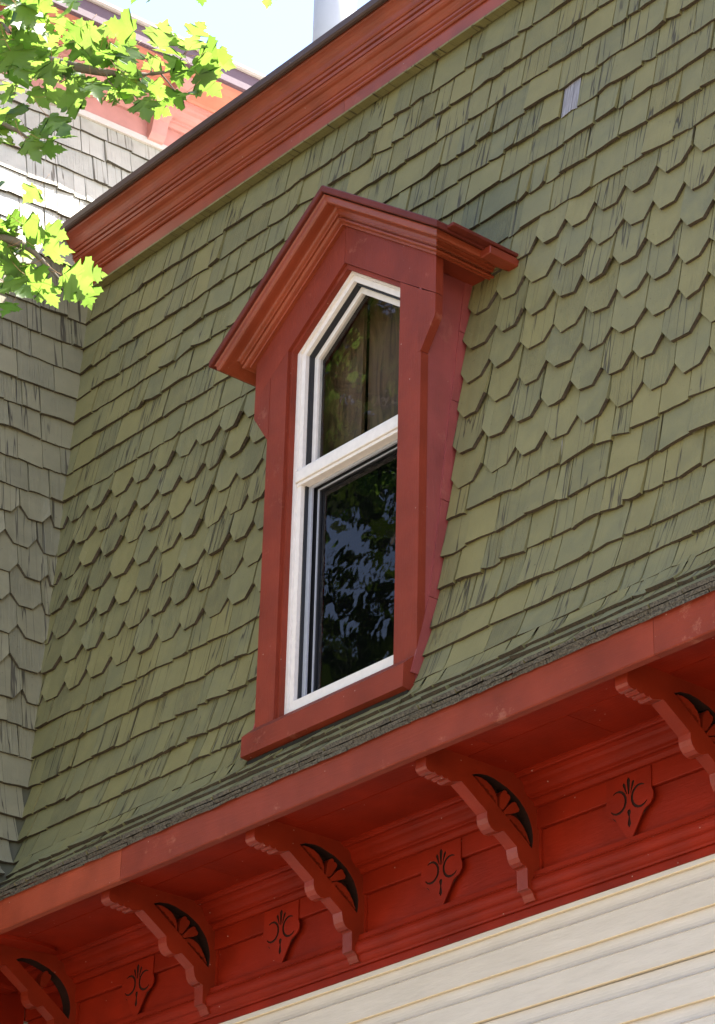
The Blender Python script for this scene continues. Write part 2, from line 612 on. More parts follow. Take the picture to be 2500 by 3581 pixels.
# ================================================================== SETTING
def sheet(name, x0, x1, y0, y1, z, mt):
    me = bpy.data.meshes.new(name)
    me.from_pydata([(x0, y0, z), (x1, y0, z), (x1, y1, z), (x0, y1, z)], [], [(0, 1, 2, 3)])
    me.materials.append(mt)
    o = bpy.data.objects.new(name, me)
    COL.objects.link(o)
    return o
tag(sheet('ground', -400, 400, -400, 400, 0, GRASS), 'mown lawn around the house', 'ground', kind='structure')
tag(sheet('unseen_pavement', -60, 60, -16.0, -3.0, .004, PAVE), 'unseen tan paving in front of the house, toned to bounce warm light up', 'unseen_pavement', kind='structure')

# ================================================================== HOUSE
house = empty('house', (0, 0, 0), 'house with olive green shingled mansard roof, red trim, pointed dormer window and cream siding', 'house')

# ---- roof deck under the shingles (with the dormer opening left out)
def deck():
    v, f = [], []
    def panel(xl, xr, z0, z1, n):
        st = len(v)
        for i in range(n + 1):
            z = z0 + (z1 - z0) * i / n
            s = s_of(z)
            for g in (xl, xr):
                x = g(z) if callable(g) else g
                v.append(F_main(x, s, -.012))
        for i in range(n):
            a = st + 2 * i
            f.append((a, a + 1, a + 3, a + 2))
    val = lambda z: TX - roof_y(z)
    panel(val, -1.11, .18, 4.66, 40)
    panel(-.02, 5.2, .18, 4.66, 40)
    panel(-1.11, -.02, .18, .56, 8)
    panel(-1.11, -.02, 2.95, 4.66, 12)
    return add('mansard_roof', v, f, DECK, house)
roof = deck()
roof['label'] = 'olive green mansard roof slope of overlapping wooden shingles'

ROWS = [(.0, 's'), (.30, 's'), (.40, 's'), (.512, 's'), (.653, 's'), (.797, 's'), (.985, 's'), (1.16, 's'), (1.345, 's'),
        (1.49, 'f'), (1.68, 'f'), (1.87, 'f'), (2.06, 'f'), (2.25, 'f'), (2.44, 'f'), (2.63, 'f'),
        (2.81, 's'), (3.0, 's'), (3.185, 's'), (3.365, 's'), (3.542, 's'), (3.73, 's'), (3.915, 's'), (4.103, 's'), (4.29, 'e')]
XR = 5.15
def in_view_x(z):
    """how far to the right the photograph sees this course"""
    return float(np.interp(z, [.2, 1.5, 2.6, 3.9, 4.3], [2.05, 1.70, 1.62, 1.38, 1.32]))
FIELD = []           # shingles beyond the right edge of the picture, joined into one part

def widths(a, b, kind, off=0):
    """random widths that fill a..b"""
    out = []
    x = a
    while x < b - 1e-6:
        if kind == 'f':
            wd = random.gauss(.197, .012)
        else:
            wd = random.choice([random.uniform(.075, .13), random.uniform(.12, .20), random.uniform(.15, .26)])
        if b - x - wd < .065:
            wd = b - x
        out.append((x, x + wd))
        x += wd
    return out

n_sq = n_fs = 0
for ri, (z, kd) in enumerate(ROWS[:-1]):
    s0 = s_of(z) if ri else -.004
    nxt = ROWS[ri + 1][0]
    exp = s_of(nxt) - s0
    if kd == 'f': exp = .192
    if ri == 8: exp = .185
    xl = TX - roof_y(max(z, .2)) + (-.028 if z > .9 else -.010)
    segs = [(xl, XR)]
    if .58 < z < 2.62:
        segs = [(xl, -1.128), (.004, XR)]
    elif ri in (1, 2, 3):
        segs = [(xl, -1.128), (-1.128, .004), (.004, XR)]
    for a, b in segs:
        if kd == 'f':
            off = (ri % 2) * .1
            cells = widths(a - off if a < -2 else a, b, 'f')
            cells = [(max(p, a), q) for p, q in cells if q - max(p, a) > .03]
        else:
            cells = widths(a, b, 's')
        if ri == 19:      # the course with the missing shingle
            cells = [c for c in cells if c[1] < .50 or c[0] > .64]
            lo = max([c[1] for c in cells if c[1] <= .50] + [a]); hi = min([c[0] for c in cells if c[0] >= .64] + [b])
            cells += [(lo, .522), (.636, hi)]
            shingle('bare_wood_patch', F_main, .526, .634, s0 - .012, .25, [BARE, BARE], roof, label='missing shingle showing bare grey wood', lift=.023, th=.002, rough=1.3)
        for p, q in cells:
            sink = FIELD if p > in_view_x(z) + .03 else None
            g = random.choice([.0015, .002, .003, .004, .007])
            if q - p < .02: continue
            if kd == 'f':
                shingle('pointed_shingle', F_main, p + g, q - g, s0, exp, [GREEN, BUTT], roof, 'fish', sink=sink)
                n_fs += 1
            else:
                shingle('narrow_shingle' if q - p < .138 else 'square_shingle', F_main, p + g, q - g, s0 if ri else -.018, exp, [GREENM if (2.7 < z < 3.05 and -.30 < p < .24 and random.random() < .65) else GREEN, BUTT if ri else CRUST], roof, sink=sink, rough=.3 if ri == 0 else .6 if ri < 5 else 1.0, nseg=6 if z < .9 else 3, lift=.004 if ri == 0 else None, top=s_of(.60) if (p > -1.13 and q < .01 and z < .6) else None)
                n_sq += 1

vs_, fs_, ms_ = [], [], []
for P_, f_, m_ in FIELD:
    k_ = len(vs_)
    vs_ += P_
    fs_ += [tuple(i + k_ for i in q) for q in f_]
    ms_ += m_
tag(add('shingle_field', vs_, fs_, [GREEN, BUTT], roof, ms_), kind='stuff')
# doubled starter course: the rough two-layer crust along the eave
x = -2.72
while x < 5.1:
    wd = random.uniform(.10, .24)
    for lay in (0, 1):
        dx = .05 * lay
        o0, o1 = -.030 + lay * .0165, -.0145 + lay * .0165
        k = random.uniform(-.004, .006)
        pts = [F_main(x + dx + u * (wd - .002), s, o) for o in (o0, o1) for s in (-.016 + k, .16) for u in (0, .33, .66, 1)]
        pts = [p + Vector((0, random.gauss(0, .002), random.gauss(0, .0012))) for p in pts]
        f = []
        for o in (0, 8):
            for u in range(3):
                f.append((o + u, o + u + 1, o + u + 5, o + u + 4))
        for u in range(3):
            f.append((u, u + 8, u + 9, u + 1))
        f += [(0, 4, 12, 8), (3, 11, 15, 7)]
        ob = add('starter_shingle', pts, f, CRUST, roof)
        fix_normals(ob)
    x += wd

# ---- valley flashing between the roof and the tower
v, f = [], []
nz = 44
for i in range(nz + 1):
    z = .17 + (4.5 - .17) * i / nz
    s = s_of(z)
    y, _zz = prof(s)
    wv = .10 + .20 * max(0, 1 - z / 1.3)
    c = Vector((TX - y, y, _zz))
    v += [F_tower(y - wv, s, .014), F_tower(y - .05, s, .008), c + Vector((-.004, .004, 0)), F_main(TX - y + .08, s, .004)]
for i in range(nz):
    for k in range(3):
        a = i * 4 + k
        f.append((a, a + 1, a + 5, a + 4))
vf = add('valley_flashing', v, f, [FLASHG, FLASH], house, [0 if i < 9 else 1 for i in range(nz) for k in range(3)], smooth=True)

# ---- eave: fascia, soffit, mouldings, frieze
eave = add('eave', [(-3.46, .05, .085), (5.2, .05, .085), (5.2, .66, .085), (-3.46, .66, .085)], [(0, 1, 2, 3)], SOFF, house)
eave['label'] = 'bracketed red eave under the mansard roof'
def fascia(x0, x1, lab=None, mt=None):
    o = sweep('fascia_board', [(-.043, .002), (-.038, -.003), (-.004, -.003), (0, .0), (0, .19), (-.03, .19), (-.043, .17)], x0, x1, mt or REDX, eave, wob=.0015, seg=10)
    if lab: o['label'] = lab
fascia(-2.80, -1.685, 'weathered fascia board with peeling red paint', REDP)
fascia(-1.683, 1.7)
fascia(1.702, 5.2)
for y0, y1, jx in ((.002, .237, [-3.45, -.70, .52, 2.35, 5.2]), (.241, .515, [-3.45, -1.45, .95, 5.2])):
    for a, b in zip(jx[:-1], jx[1:]):
        box('soffit_board', a + .0015, b - .0015, y0, y1, .070 + random.uniform(-.001, .001), .083, SOFF, eave)
CROWN = [(.500, .0835), (.500, .062), (.511, .056), (.514, .050), (.530, .049), (.546, .040), (.554, .028), (.557, .014), (.562, 0),
         (.572, -.013), (.584, -.019), (.586, -.026), (.597, -.027), (.606, -.032), (.612, -.041), (.615, -.050), (.628, -.052), (.66, -.052), (.66, .0835)]
sweep('crown_moulding', CROWN, -3.45, 5.2, SOFF, eave, wob=.001, seg=12)
for a, b in ((-3.45, -.83), (-.828, 1.46), (1.462, 5.2)):
    sweep('upper_frieze_board', [(.629, -.053), (.629, -.140), (.632, -.144), (.66, -.144), (.66, -.053)], a, b, SOFF, eave)
    sweep('lower_frieze_board', [(.651, -.145), (.651, -.40), (.668, -.40), (.668, -.145)], a, b, SOFF, eave)
BED = [(.651, -.330), (.612, -.334), (.610, -.356), (.604, -.360)] + \
      [(.612 - .020 * math.sin(t) , -.362 - .062 * (1 - math.cos(t)) / 2) for t in np.linspace(.25, math.pi, 9)] + \
      [(.616, -.428), (.618, -.440), (.624, -.450), (.632, -.458), (.634, -.466), (.648, -.467), (.649, -.500), (.672, -.500), (.672, -.330)]
sweep('bed_moulding', BED, -3.45, 5.2, SOFF, eave, wob=.001, seg=12)

# brackets
OUT = [(.010, .078), (.016, .0), (.015, -.030), (.022, -.042), (.034, -.049), (.048, -.051), (.060, -.047), (.064, -.040), (.068, -.050), (.080, -.056),
       (.093, -.054), (.100, -.044), (.104, -.053), (.114, -.058), (.126, -.056), (.132, -.046), (.136, -.058), (.150, -.062), (.208, -.046),
       (.349, -.140), (.350, -.165), (.356, -.185), (.370, -.203), (.390, -.213), (.415, -.213), (.441, -.200), (.513, -.249), (.516, -.268), (.522, -.292),
       (.534, -.310), (.550, -.320), (.566, -.322), (.572, -.327), (.575, -.412), (.590, -.416), (.602, -.428), (.608, -.442), (.616, -.454), (.655, -.454), (.655, .078)]
ARC = [(.266, -.001), (.300, .013), (.349, .019), (.388, .015), (.421, .006), (.462, -.006), (.499, -.024), (.532, -.045), (.559, -.072), (.577, -.095), (.590, -.122), (.600, -.150), (.605, -.178), (.604, -.208), (.599, -.236)]
HOLE = ARC + [(.560, -.206), (.50, -.164), (.462, -.137), (.40, -.094), (.33, -.045)]
CH = lambda q: [(.266 + .817 * u + .5765 * d, -.001 - .5765 * u + .817 * d) for u, d in q]
SCR1 = CH([(.018, .013), (.040, .030), (.070, .043), (.100, .047), (.130, .041), (.156, .026), (.178, -.004), (.164, -.004), (.154, .014), (.142, .013), (.131, .019), (.114, .013), (.100, .019), (.083, .013), (.068, .018), (.052, .012), (.035, .015)])
SCR2 = CH([(.226, -.004), (.240, .024), (.265, .040), (.295, .046), (.325, .041), (.355, .030), (.382, .015), (.392, .009), (.376, .012), (.360, .017), (.345, .012), (.329, .018), (.312, .012), (.296, .018), (.276, .012), (.256, .014), (.242, -.004)])
FAN1 = [(.418, -.110), (.420, -.085), (.424, -.050), (.434, -.028), (.447, -.018), (.456, -.017), (.463, -.022), (.464, -.030), (.474, -.031), (.483, -.038), (.481, -.052), (.466, -.076), (.440, -.112)]
FAN2 = [(.436, -.118), (.456, -.096), (.474, -.076), (.490, -.062), (.505, -.054), (.516, -.056), (.520, -.064), (.527, -.072), (.534, -.082), (.530, -.094), (.512, -.104), (.480, -.116), (.448, -.128)]
bxs = [-3.030, -1.880, -.797, .326, 1.470, 2.590]
for i, bx in enumerate(bxs):
    br = plate('bracket', OUT, REDG, house, side(bx), -.032, .032, [HOLE], CUTSHADE)
    parts = [('scroll_leaf', SCR1), ('fan_petal', FAN1), ('fan_petal', FAN2), ('scroll_leaf', SCR2)]
    if i == 0:
        parts = [parts[1]]
        br['label'] = 'eave bracket with broken fretwork, only one petal left'
    for nm, pl in parts:
        if nm == 'fan_petal':
            cx_, cz_ = sum(q[0] for q in pl) / len(pl), sum(q[1] for q in pl) / len(pl)
            pl = [(cx_ + (a - cx_) * .92, cz_ + (b_ - cz_) * .94) for a, b_ in pl]
        plate(nm, pl, REDG, br, side(bx), -.022, .030)
    if i: plate('shade_backing', HOLE, CUTSHADE, br, side(bx), -.030, -.024)  # added dark sheet standing for the shade inside the fretwork
    box('back_plate', bx - .045, bx + .045, .640, .652, -.33, -.05, SOFF, br)
# a lens-shaped patch board on the soffit by the broken bracket
lens = [(.20 + .17 * math.cos(t), .065 * math.sin(t)) for t in np.linspace(0, 2 * math.pi, 22)[:-1]]
plate('soffit_patch', [(-2.93 + b_, a + .06 + b_ * .8) for a, b_ in lens], SOFF, eave, lambda u, v_, d: (u, v_, d), .052, .071)

# shield ornaments between the brackets
def crescent(cx, cz, r, a0, a1, wmax, n=12):
    o, i_ = [], []
    for k in range(n + 1):
        t = k / n
        a = math.radians(a0 + (a1 - a0) * t)
        wd = max(wmax * math.sin(math.pi * min(max(t, .02), .98)) ** .4, .0012)
        o.append((cx + (r + wd / 2) * math.cos(a), cz + (r + wd / 2) * math.sin(a)))
        i_.append((cx + (r - wd / 2) * math.cos(a), cz + (r - wd / 2) * math.sin(a)))
    return o + i_[::-1]
SH = [(-.126, -.055), (.126, -.055), (.126, -.148)] + [(.085 + .052 * math.cos(math.radians(a)), -.178 + .046 * math.sin(math.radians(a))) for a in (35, 10, -20, -50, -75)] + \
     [(.080, -.232), (.012, -.334), (0, -.342), (-.012, -.334), (-.080, -.232)] + [(-.085 - .052 * math.cos(math.radians(a)), -.178 + .046 * math.sin(math.radians(a))) for a in (-75, -50, -20, 10, 35)] + [(-.126, -.148)]
def shield(cx):
    plate('shade_backing', [(cx - .115, -.06), (cx + .115, -.06), (cx + .115, -.21), (cx, -.31), (cx - .115, -.21)], CUTSHADE, eave, front, .6286, .6289)  # added dark sheet that paints shade into the carved grooves
    hol = [crescent(.064, -.166, .047, 60, 320, .0125), crescent(-.064, -.166, .047, 120, -140, .0125),
           [(-.003, -.145), (.003, -.145), (.010, -.085), (0, -.072), (-.010, -.085)],
           [(.009, -.143), (.013, -.140), (.034, -.098), (.027, -.090), (.018, -.100)],
           [(-.009, -.143), (-.013, -.140), (-.034, -.098), (-.027, -.090), (-.018, -.100)],
           [(-.008, -.228), (-.010, -.218), (-.005, -.210), (.005, -.210), (.010, -.218), (.008, -.228), (.003, -.240), (.010, -.272), (0, -.286), (-.010, -.272), (-.003, -.240)]]
    plate('shield_ornament', [(cx + a, b_) for a, b_ in SH], SOFF, house, front, .623, .6285, [[(cx + a, b_) for a, b_ in h] for h in hol], CUTSHADE)
for a, b in zip(bxs[:-1], bxs[1:]):
    shield((a + b) / 2 + (0.0))

# ---- cream siding
wall = box('siding_wall', -3.45, 5.2, .69, .75, -ZB, .05, DECK, house)
wall['label'] = 'cream painted wall of horizontal boards under the eave'
def siding(zt, ci, xa, xb):
    """drop siding: cove at the top, flat face below, small lap ledge at the bottom edge"""
    h = .178
    p = [(.672, zt), (.673, zt - .025), (.672, zt - .040), (.668, zt - .054), (.661, zt - .064), (.6515, zt - .0715), (.6545, zt - .074), (.654, zt - .14), (.6535, zt - h + .003), (.6565, zt - h), (.669, zt - h), (.69, zt - h), (.69, zt)]
    k = len(p)
    n = max(2, int((xb - xa) / .45))
    xs = [xa + (xb - xa) * i / n for i in range(n + 1)]
    jig = random.gauss(0, .0012)
    v, f, fm = [], [], []
    for x in xs:
        dz = .0016 * math.sin(x * 1.7 + ci) + .001 * math.sin(x * 4.4 + 2 * ci) + jig
        v += [(x, y, z + dz) for y, z in p]
    for i in range(n):
        for j in range(k):
            a, b = i * k + j, i * k + (j + 1) % k
            f.append((a, b, b + k, a + k)); fm.append(1 if j in (8, 9) else 0)
    tri = tessellate_polygon([[Vector((y, z, 0)) for y, z in p]])
    f += [tuple(t) for t in tri] + [tuple(q + n * k for q in reversed(t)) for t in tri]
    fm += [0] * (2 * len(tri))
    o = add('siding_board', v, f, [CREAM, CAULK], wall, fm)
    fix_normals(o)
for i in range(30):
    zt = -.345 - i * .178
    if zt - .178 > -ZB:
        xj = [-3.45] + sorted([(2.3, 2.9, 2.5)[i % 3]]) + [5.2]
        for a, b in zip(xj[:-1], xj[1:]):
            siding(zt, i, a + .0008, b - .0008)

# ---- upper cornice
uc = add('upper_cornice', [F_main(-3.6, s_of(4.36), .0), F_main(5.2, s_of(4.36), .0), (5.2, .80, 4.66), (-3.6, .80, 4.66)], [(0, 1, 2, 3)], DECK, house)
uc['label'] = 'heavy moulded red cornice along the top of the mansard roof'
box('green_ledge', -3.58, 5.2, .722, .775, 4.322, 4.334, GREEN, uc)
for a, b in ((-3.60, -1.2), (-1.198, 1.3), (1.302, 5.2)):
    sweep('frieze_board', [(.742, 4.335), (.733, 4.428), (.80, 4.44), (.80, 4.335)], a, b, REDT, uc, wob=.001, seg=6)
sweep('lower_moulding', [(.80, 4.4285), (.722, 4.4285), (.716, 4.434), (.716, 4.444), (.722, 4.449), (.716, 4.452), (.709, 4.456), (.708, 4.466), (.712, 4.471), (.705, 4.474), (.700, 4.483), (.693, 4.497), (.681, 4.509), (.668, 4.515), (.657, 4.523), (.652, 4.534), (.652, 4.538), (.80, 4.538)], -3.62, 5.2, REDT, uc, wob=.0015, seg=14)
sweep('middle_fillet', [(.80, 4.5385), (.645, 4.5385), (.642, 4.556), (.650, 4.559), (.650, 4.565), (.636, 4.568), (.632, 4.586), (.80, 4.586)], -3.62, 5.2, REDT, uc, wob=.0015, seg=14)
sweep('crown_moulding', [(.80, 4.5865), (.626, 4.5865), (.621, 4.594), (.620, 4.606), (.616, 4.622), (.608, 4.638), (.597, 4.650), (.584, 4.659), (.572, 4.666), (.566, 4.673), (.566, 4.684), (.80, 4.684)], -3.63, 5.2, REDT, uc, wob=.0015, seg=14)
sweep('drip_edge', [(.80, 4.6855), (.560, 4.6855), (.552, 4.668), (.534, 4.668), (.524, 4.676), (.522, 4.714), (.532, 4.720), (.80, 4.724)], -3.635, 5.2, DRIP, uc, wob=.002, seg=14)
fl = add('flat_roof', [(-3.7, .75, 4.726), (6.0, .75, 4.726), (6.0, 9, 4.83), (-3.7, 9, 4.83)], [(0, 1, 2, 3)], ROOFTOP, house)

# house body behind, so that nothing lets the sun in
body = box('back_wall', -2.8, 6.0, 3.2, 9.0, -ZB, 4.70, CREAM, house)
box('end_wall', 5.21, 6.0, .05, 3.2, -ZB, 4.70, CREAM, house)

# ================================================================== DORMER
dormer = empty('dormer', (-.565, .265, ZB + .5), None, None)
dormer['label'] = 'red dormer with pointed gable on the green roof'
dormer.parent = house
YD = .265
XA, XL, XRr = -.571, -.990, -.153
SL = .725
apz = 2.606 + (XRr - XA) * SL
# stiles and gable boards
plate('casing_board', [(-1.129, .645), (XL, .645), (XL, 2.600), (-1.120, 2.506), (-1.120, 2.190), (-1.129, 2.160)], REDZ, dormer, front, YD, YD + .045)
plate('casing_board', [(XRr, .645), (0, .645), (0, 2.160), (-.022, 2.190), (-.022, 2.510), (XRr, 2.604)], REDZ, dormer, front, YD, YD + .045)
plate('gable_board', [(XA - .001, apz), (XA - .001, 3.17), (-1.240, 2.685), (-1.240, 2.418), (XL, 2.602)], REDZ, dormer, front, YD, YD + .045)
plate('gable_board', [(XA + .001, apz), (XRr, 2.606), (.098, 2.432), (.098, 2.685), (XA + .001, 3.17)], REDZ, dormer, front, YD, YD + .045)
plate('ear_board', [(-1.121, 2.502), (-1.239, 2.416), (-1.239, 2.320), (-1.228, 2.305), (-1.130, 2.165), (-1.121, 2.165)], REDZ, dormer, front, YD - .0015, YD + .043)
plate('ear_board', [(-.021, 2.507), (-.021, 2.168), (0, 2.168), (.094, 2.312), (.098, 2.330), (.098, 2.429)], REDZ, dormer, front, YD - .0015, YD + .043)
# stop mouldings round the opening
def pent(x0, x1, z0, ins=0.0, za=None):
    """pentagon of the window opening pulled in by ins"""
    zs = 2.602 + (0)
    k = ins * (math.sqrt(1 + SL * SL) - SL)
    xa = (x0 + x1) / 2
    a0, a1 = x0 + ins, x1 - ins
    ap = zs + (xa - x0) * SL - ins * math.sqrt(1 + SL * SL)
    sh = ap - (xa - a0) * SL
    return [(a0, z0), (a1, z0), (a1, sh), (xa, ap), (a0, sh)]
plate('stop_moulding', pent(XL - .004, XRr + .004, .655, 0), REDZ, dormer, front, YD + .018, YD + .06, [pent(XL - .004, XRr + .004, .67, .022)])
# sill
sv = [(-1.132, .262, .655), (-.004, .262, .655), (-.004, .196, .596), (-1.132, .196, .596), (-1.132, .194, .495), (-.006, .194, .488), (-.006, .225, .482), (-1.132, .225, .490), (-1.132, .262, .49), (-.006, .262, .482)]
sf = [(0, 1, 2, 3), (3, 2, 5, 4), (4, 5, 6, 7), (7, 6, 9, 8), (0, 3, 4, 7, 8), (1, 9, 6, 5, 2), (0, 8, 9, 1)]
sl = add('sill', sv, sf, REDX, dormer)
sl['label'] = 'weathered red sill under the dormer window'
fix_normals(sl)
box('sill_apron', -1.12, -.01, .225, .262, .40, .481, DECK, dormer)
# cheeks
ck = [(YD + .002, .50)] + [(roof_y(z) + .03, z) for z in np.linspace(.52, 2.78, 16)] + [(YD + .002, 2.78)]
for sx, x in ((1, -.004), (-1, -1.125)):
    plate('cheek_board', ck, CHEEK, dormer, side(x), -.015 * sx if sx > 0 else 0, 0 if sx > 0 else .015)
    # thin flashing strips where the cheek meets the roof, in lapped pieces
    zs = [.56, .95, 1.45, 1.98, 2.36, 2.66]
    for a, b in zip(zs[:-1], zs[1:]):
        pl = [(roof_y(z) - .052 + .004 * ((a * 7) % 1), z) for z in np.linspace(a + .004, b, 4)] + [(roof_y(z) + .01, z) for z in np.linspace(b, a + .004, 4)]
        plate('cheek_flashing', pl, CHEEK, dormer, side(x), 0 if sx > 0 else -.007, .007 if sx > 0 else 0)
rot = []
# raking crown moulding, mitred at the apex and at the two lower corners
GP = [(0, 0), (.020, -.002), (.022, .009)] + [(.022 + .026 * math.sin(t), .010 + .030 * (1 - math.cos(t)) / 2) for t in np.linspace(.3, 2.6, 7)] + [(.038, .044), (.050, .045), (.052, .051)] + \
     [(.054 + .078 * t - .012 * math.sin(2 * math.pi * t), .052 + .058 * t + .012 * math.sin(2 * math.pi * t)) for t in np.linspace(0, 1, 11)] + [(.133, .118), (.140, .124)]
CAPP = [(.138, .1305), (.153, .1305), (.158, .136), (.158, .166), (.150, .172), (0, .172)]
cs = 1 / math.sqrt(1 + SL * SL)
def rake_pt(o, h, sgn, where):
    """profile point (forward o, up h) on the rake at the apex or at the lower mitre"""
    z_ap = 3.120 + h * .79 / cs
    if where == 'apex':
        return Vector((XA, YD - o, z_ap))
    xe = XA + sgn * (.669 + .18 * o / .155)
    return Vector((xe, YD - o, z_ap - SL * abs(xe - XA)))
def rake(name, P, sgn, mt, back=None):
    v, f = [], []
    k = len(P)
    for wh in ('apex', 'low'):
        v += [rake_pt(o, h, sgn, wh) for o, h in P]
    for j in range(k - 1):
        f.append((j, j + 1, j + 1 + k, j + k))
    # return along the dormer's side, back to the roof slope
    n0 = len(v)
    for o, h in P:
        p = rake_pt(o, h, sgn, 'low')
        v.append(Vector((p.x, roof_y(p.z) + .05, p.z)))
    for j in range(k - 1):
        f.append((k + j, k + j + 1, n0 + j + 1, n0 + j))
    o = add(name, v, f, mt, dormer)
    o.data.polygons.foreach_set('use_smooth', [False] * len(f))
    return o
for sg in (-1, 1):
    rake('gable_moulding', GP, sg, REDT)
    rk = rake('roof_edge_board', CAPP[:5], sg, REDD)
# roof planes of the dormer
for sg in (-1, 1):
    o0, h0 = .150, .173
    a = rake_pt(o0, h0, sg, 'apex'); b = rake_pt(o0, h0, sg, 'low')
    v = [a, b, Vector((b.x, roof_y(b.z) + .05, b.z)), Vector((a.x, roof_y(a.z) + .05, a.z))]
    v += [p - Vector((0, 0, .03)) for p in v]
    pl = add('dormer_roof_panel', v, [(0, 1, 2, 3), (7, 6, 5, 4), (0, 4, 5, 1), (1, 5, 6, 2), (2, 6, 7, 3), (3, 7, 4, 0)], DRIP, dormer)
    fix_normals(pl)
    # soffit of the side eave
    xi = 0.0 if sg > 0 else -1.129
    xo = XA + sg * .674
    zz = 2.640
    box('eave_soffit', min(xi, xo), max(xi, xo), YD + .03, .60, zz, zz + .012, RED, dormer)
# loose flashing piece and gutter scrap on the right eave
gx = rake_pt(.150, .15, 1, 'low')
box('eave_flashing', gx.x - .02, gx.x + .045, .40, .64, gx.z - .055, gx.z - .012, RED, dormer, .004)
box('eave_flashing', gx.x - .05, gx.x + .050, .17, .64, gx.z - .006, gx.z + .012, REDD, dormer, .003)

# ================================================================== WINDOW
win = empty('window', (-.571, .33, ZB + .7), None, None)
win['label'] = 'white pointed sash window in the red dormer'
win.parent = house
WX0, WX1 = XL + .008, XRr - .002
ZS = .660
def ring(name, i0, i1, y0, y1, mt, z0a, z0b, zs=None):
    return plate(name, pent(WX0, WX1, z0a, i0), mt, win, front, y0, y1, [pent(WX0, WX1, z0b, i1)])
fr_ = ring('frame', 0, .030, .312, .40, VINYL, ZS, ZS + .045)
ring('inner_frame', .0305, .060, .324, .40, VINYL, ZS + .0455, ZS + .085)
ring('gasket', .0605, .070, .345, .40, GASKET, ZS + .0855, ZS + .097)
MZ0, MZ1 = 1.855, 1.950
box('meeting_rail', WX0 + .030, WX1 - .030, .308, .372, MZ0 + .018, MZ1 - .018, VINYL, win, .004)
box('meeting_rail', WX0 + .0305, WX1 - .0305, .318, .375, MZ0, MZ0 + .0175, VINYL, win, .003)
box('meeting_rail', WX0 + .0305, WX1 - .0305, .322, .375, MZ1 - .0175, MZ1, VINYL, win, .003)
# upper sash: pale inner stiles; lower sash: grey screen frame and dark stile
up_o = pent(WX0, WX1, MZ1, .0705); up_i = pent(WX0, WX1, MZ1 + .012, .098)
plate('upper_sash', up_o, VINYL, win, front, .372, .40, [up_i])
lo = lambda a, z0, z1: [(WX0 + a, z0), (WX1 - a, z0), (WX1 - a, z1), (WX0 + a, z1)]
plate('screen_frame', lo(.0705, ZS + .098, MZ0), ALU, win, front, .362, .372, [lo(.096, ZS + .112, MZ0 - .014)])
plate('lower_sash', lo(.0705, ZS + .098, MZ0), GASKET, win, front, .392, .42, [lo(.125, ZS + .125, MZ0 - .03)])
plate('sash_bead', lo(.110, ZS + .115, MZ0 - .02), ALU, win, front, .386, .3915, [lo(.118, ZS + .121, MZ0 - .026)])
plate('glass_pane', pent(WX0, WX1, MZ1 + .005, .09), GLASS, win, front, .384, .386)
plate('glass_pane', lo(.108, ZS + .11, MZ0 - .014), GLASS, win, front, .400, .402)
pp = pent(XL + .002, XRr - .002, .66)
for (a, b) in ((pp[4], pp[0]), (pp[3], pp[4]), (pp[2], pp[3])):
    n_ = 40
    pts = [(a[0] + (b[0] - a[0]) * i / n_ + random.gauss(0, .0012), .311 + random.gauss(0, .001), a[1] + (b[1] - a[1]) * i / n_) for i in range(n_ + 1)]
    tv, tf = tube(pts, [max(.0012, random.gauss(.0045, .0022)) for _ in pts], 5)
    add('caulk_bead', tv, tf, VINYL, win)
box('weep_cover', WX0 + .055, WX0 + .10, .309, .3125, ZS + .014, ZS + .030, VINYL, win, .001)
box('weep_slot', WX0 + .062, WX0 + .093, .3075, .3092, ZS + .019, ZS + .026, GASKET, win)
box('weep_cover', WX1 - .10, WX1 - .055, .309, .3125, ZS + .014, ZS + .030, VINYL, win, .001)
# room behind
rp = [(-1.10, .56), (-.03, .56), (-.03, 2.62), (-.571, 3.0), (-1.10, 2.62)]
rv = [(a, .44, b) for a, b in rp] + [(a, 3.0, b) for a, b in rp]
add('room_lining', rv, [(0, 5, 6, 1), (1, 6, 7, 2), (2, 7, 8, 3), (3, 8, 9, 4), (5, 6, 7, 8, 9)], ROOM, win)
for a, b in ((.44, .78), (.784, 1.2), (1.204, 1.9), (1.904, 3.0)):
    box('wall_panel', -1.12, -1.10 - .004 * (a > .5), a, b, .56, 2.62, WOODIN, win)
for a, b, dd in ((-1.09, -.70, 0), (-.697, -.03, .035)):
    zt = lambda x: 2.95 - abs(x + .571) * .9
    plate('inside_panel', [(a, 1.97), (b, 1.97), (b, zt(b)), (max(a, min(b, -.571)), zt(max(a, min(b, -.571)))), (a, zt(a))] if a < -.571 < b else [(a, 1.97), (b, 1.97), (b, zt(b)), (a, zt(a))], WOODIN, win, front, .50 + dd, .52 + dd)
plate('insect_screen', lo(.110, ZS + .112, MZ0 - .016), SCREEN, win, front, .412, .413)

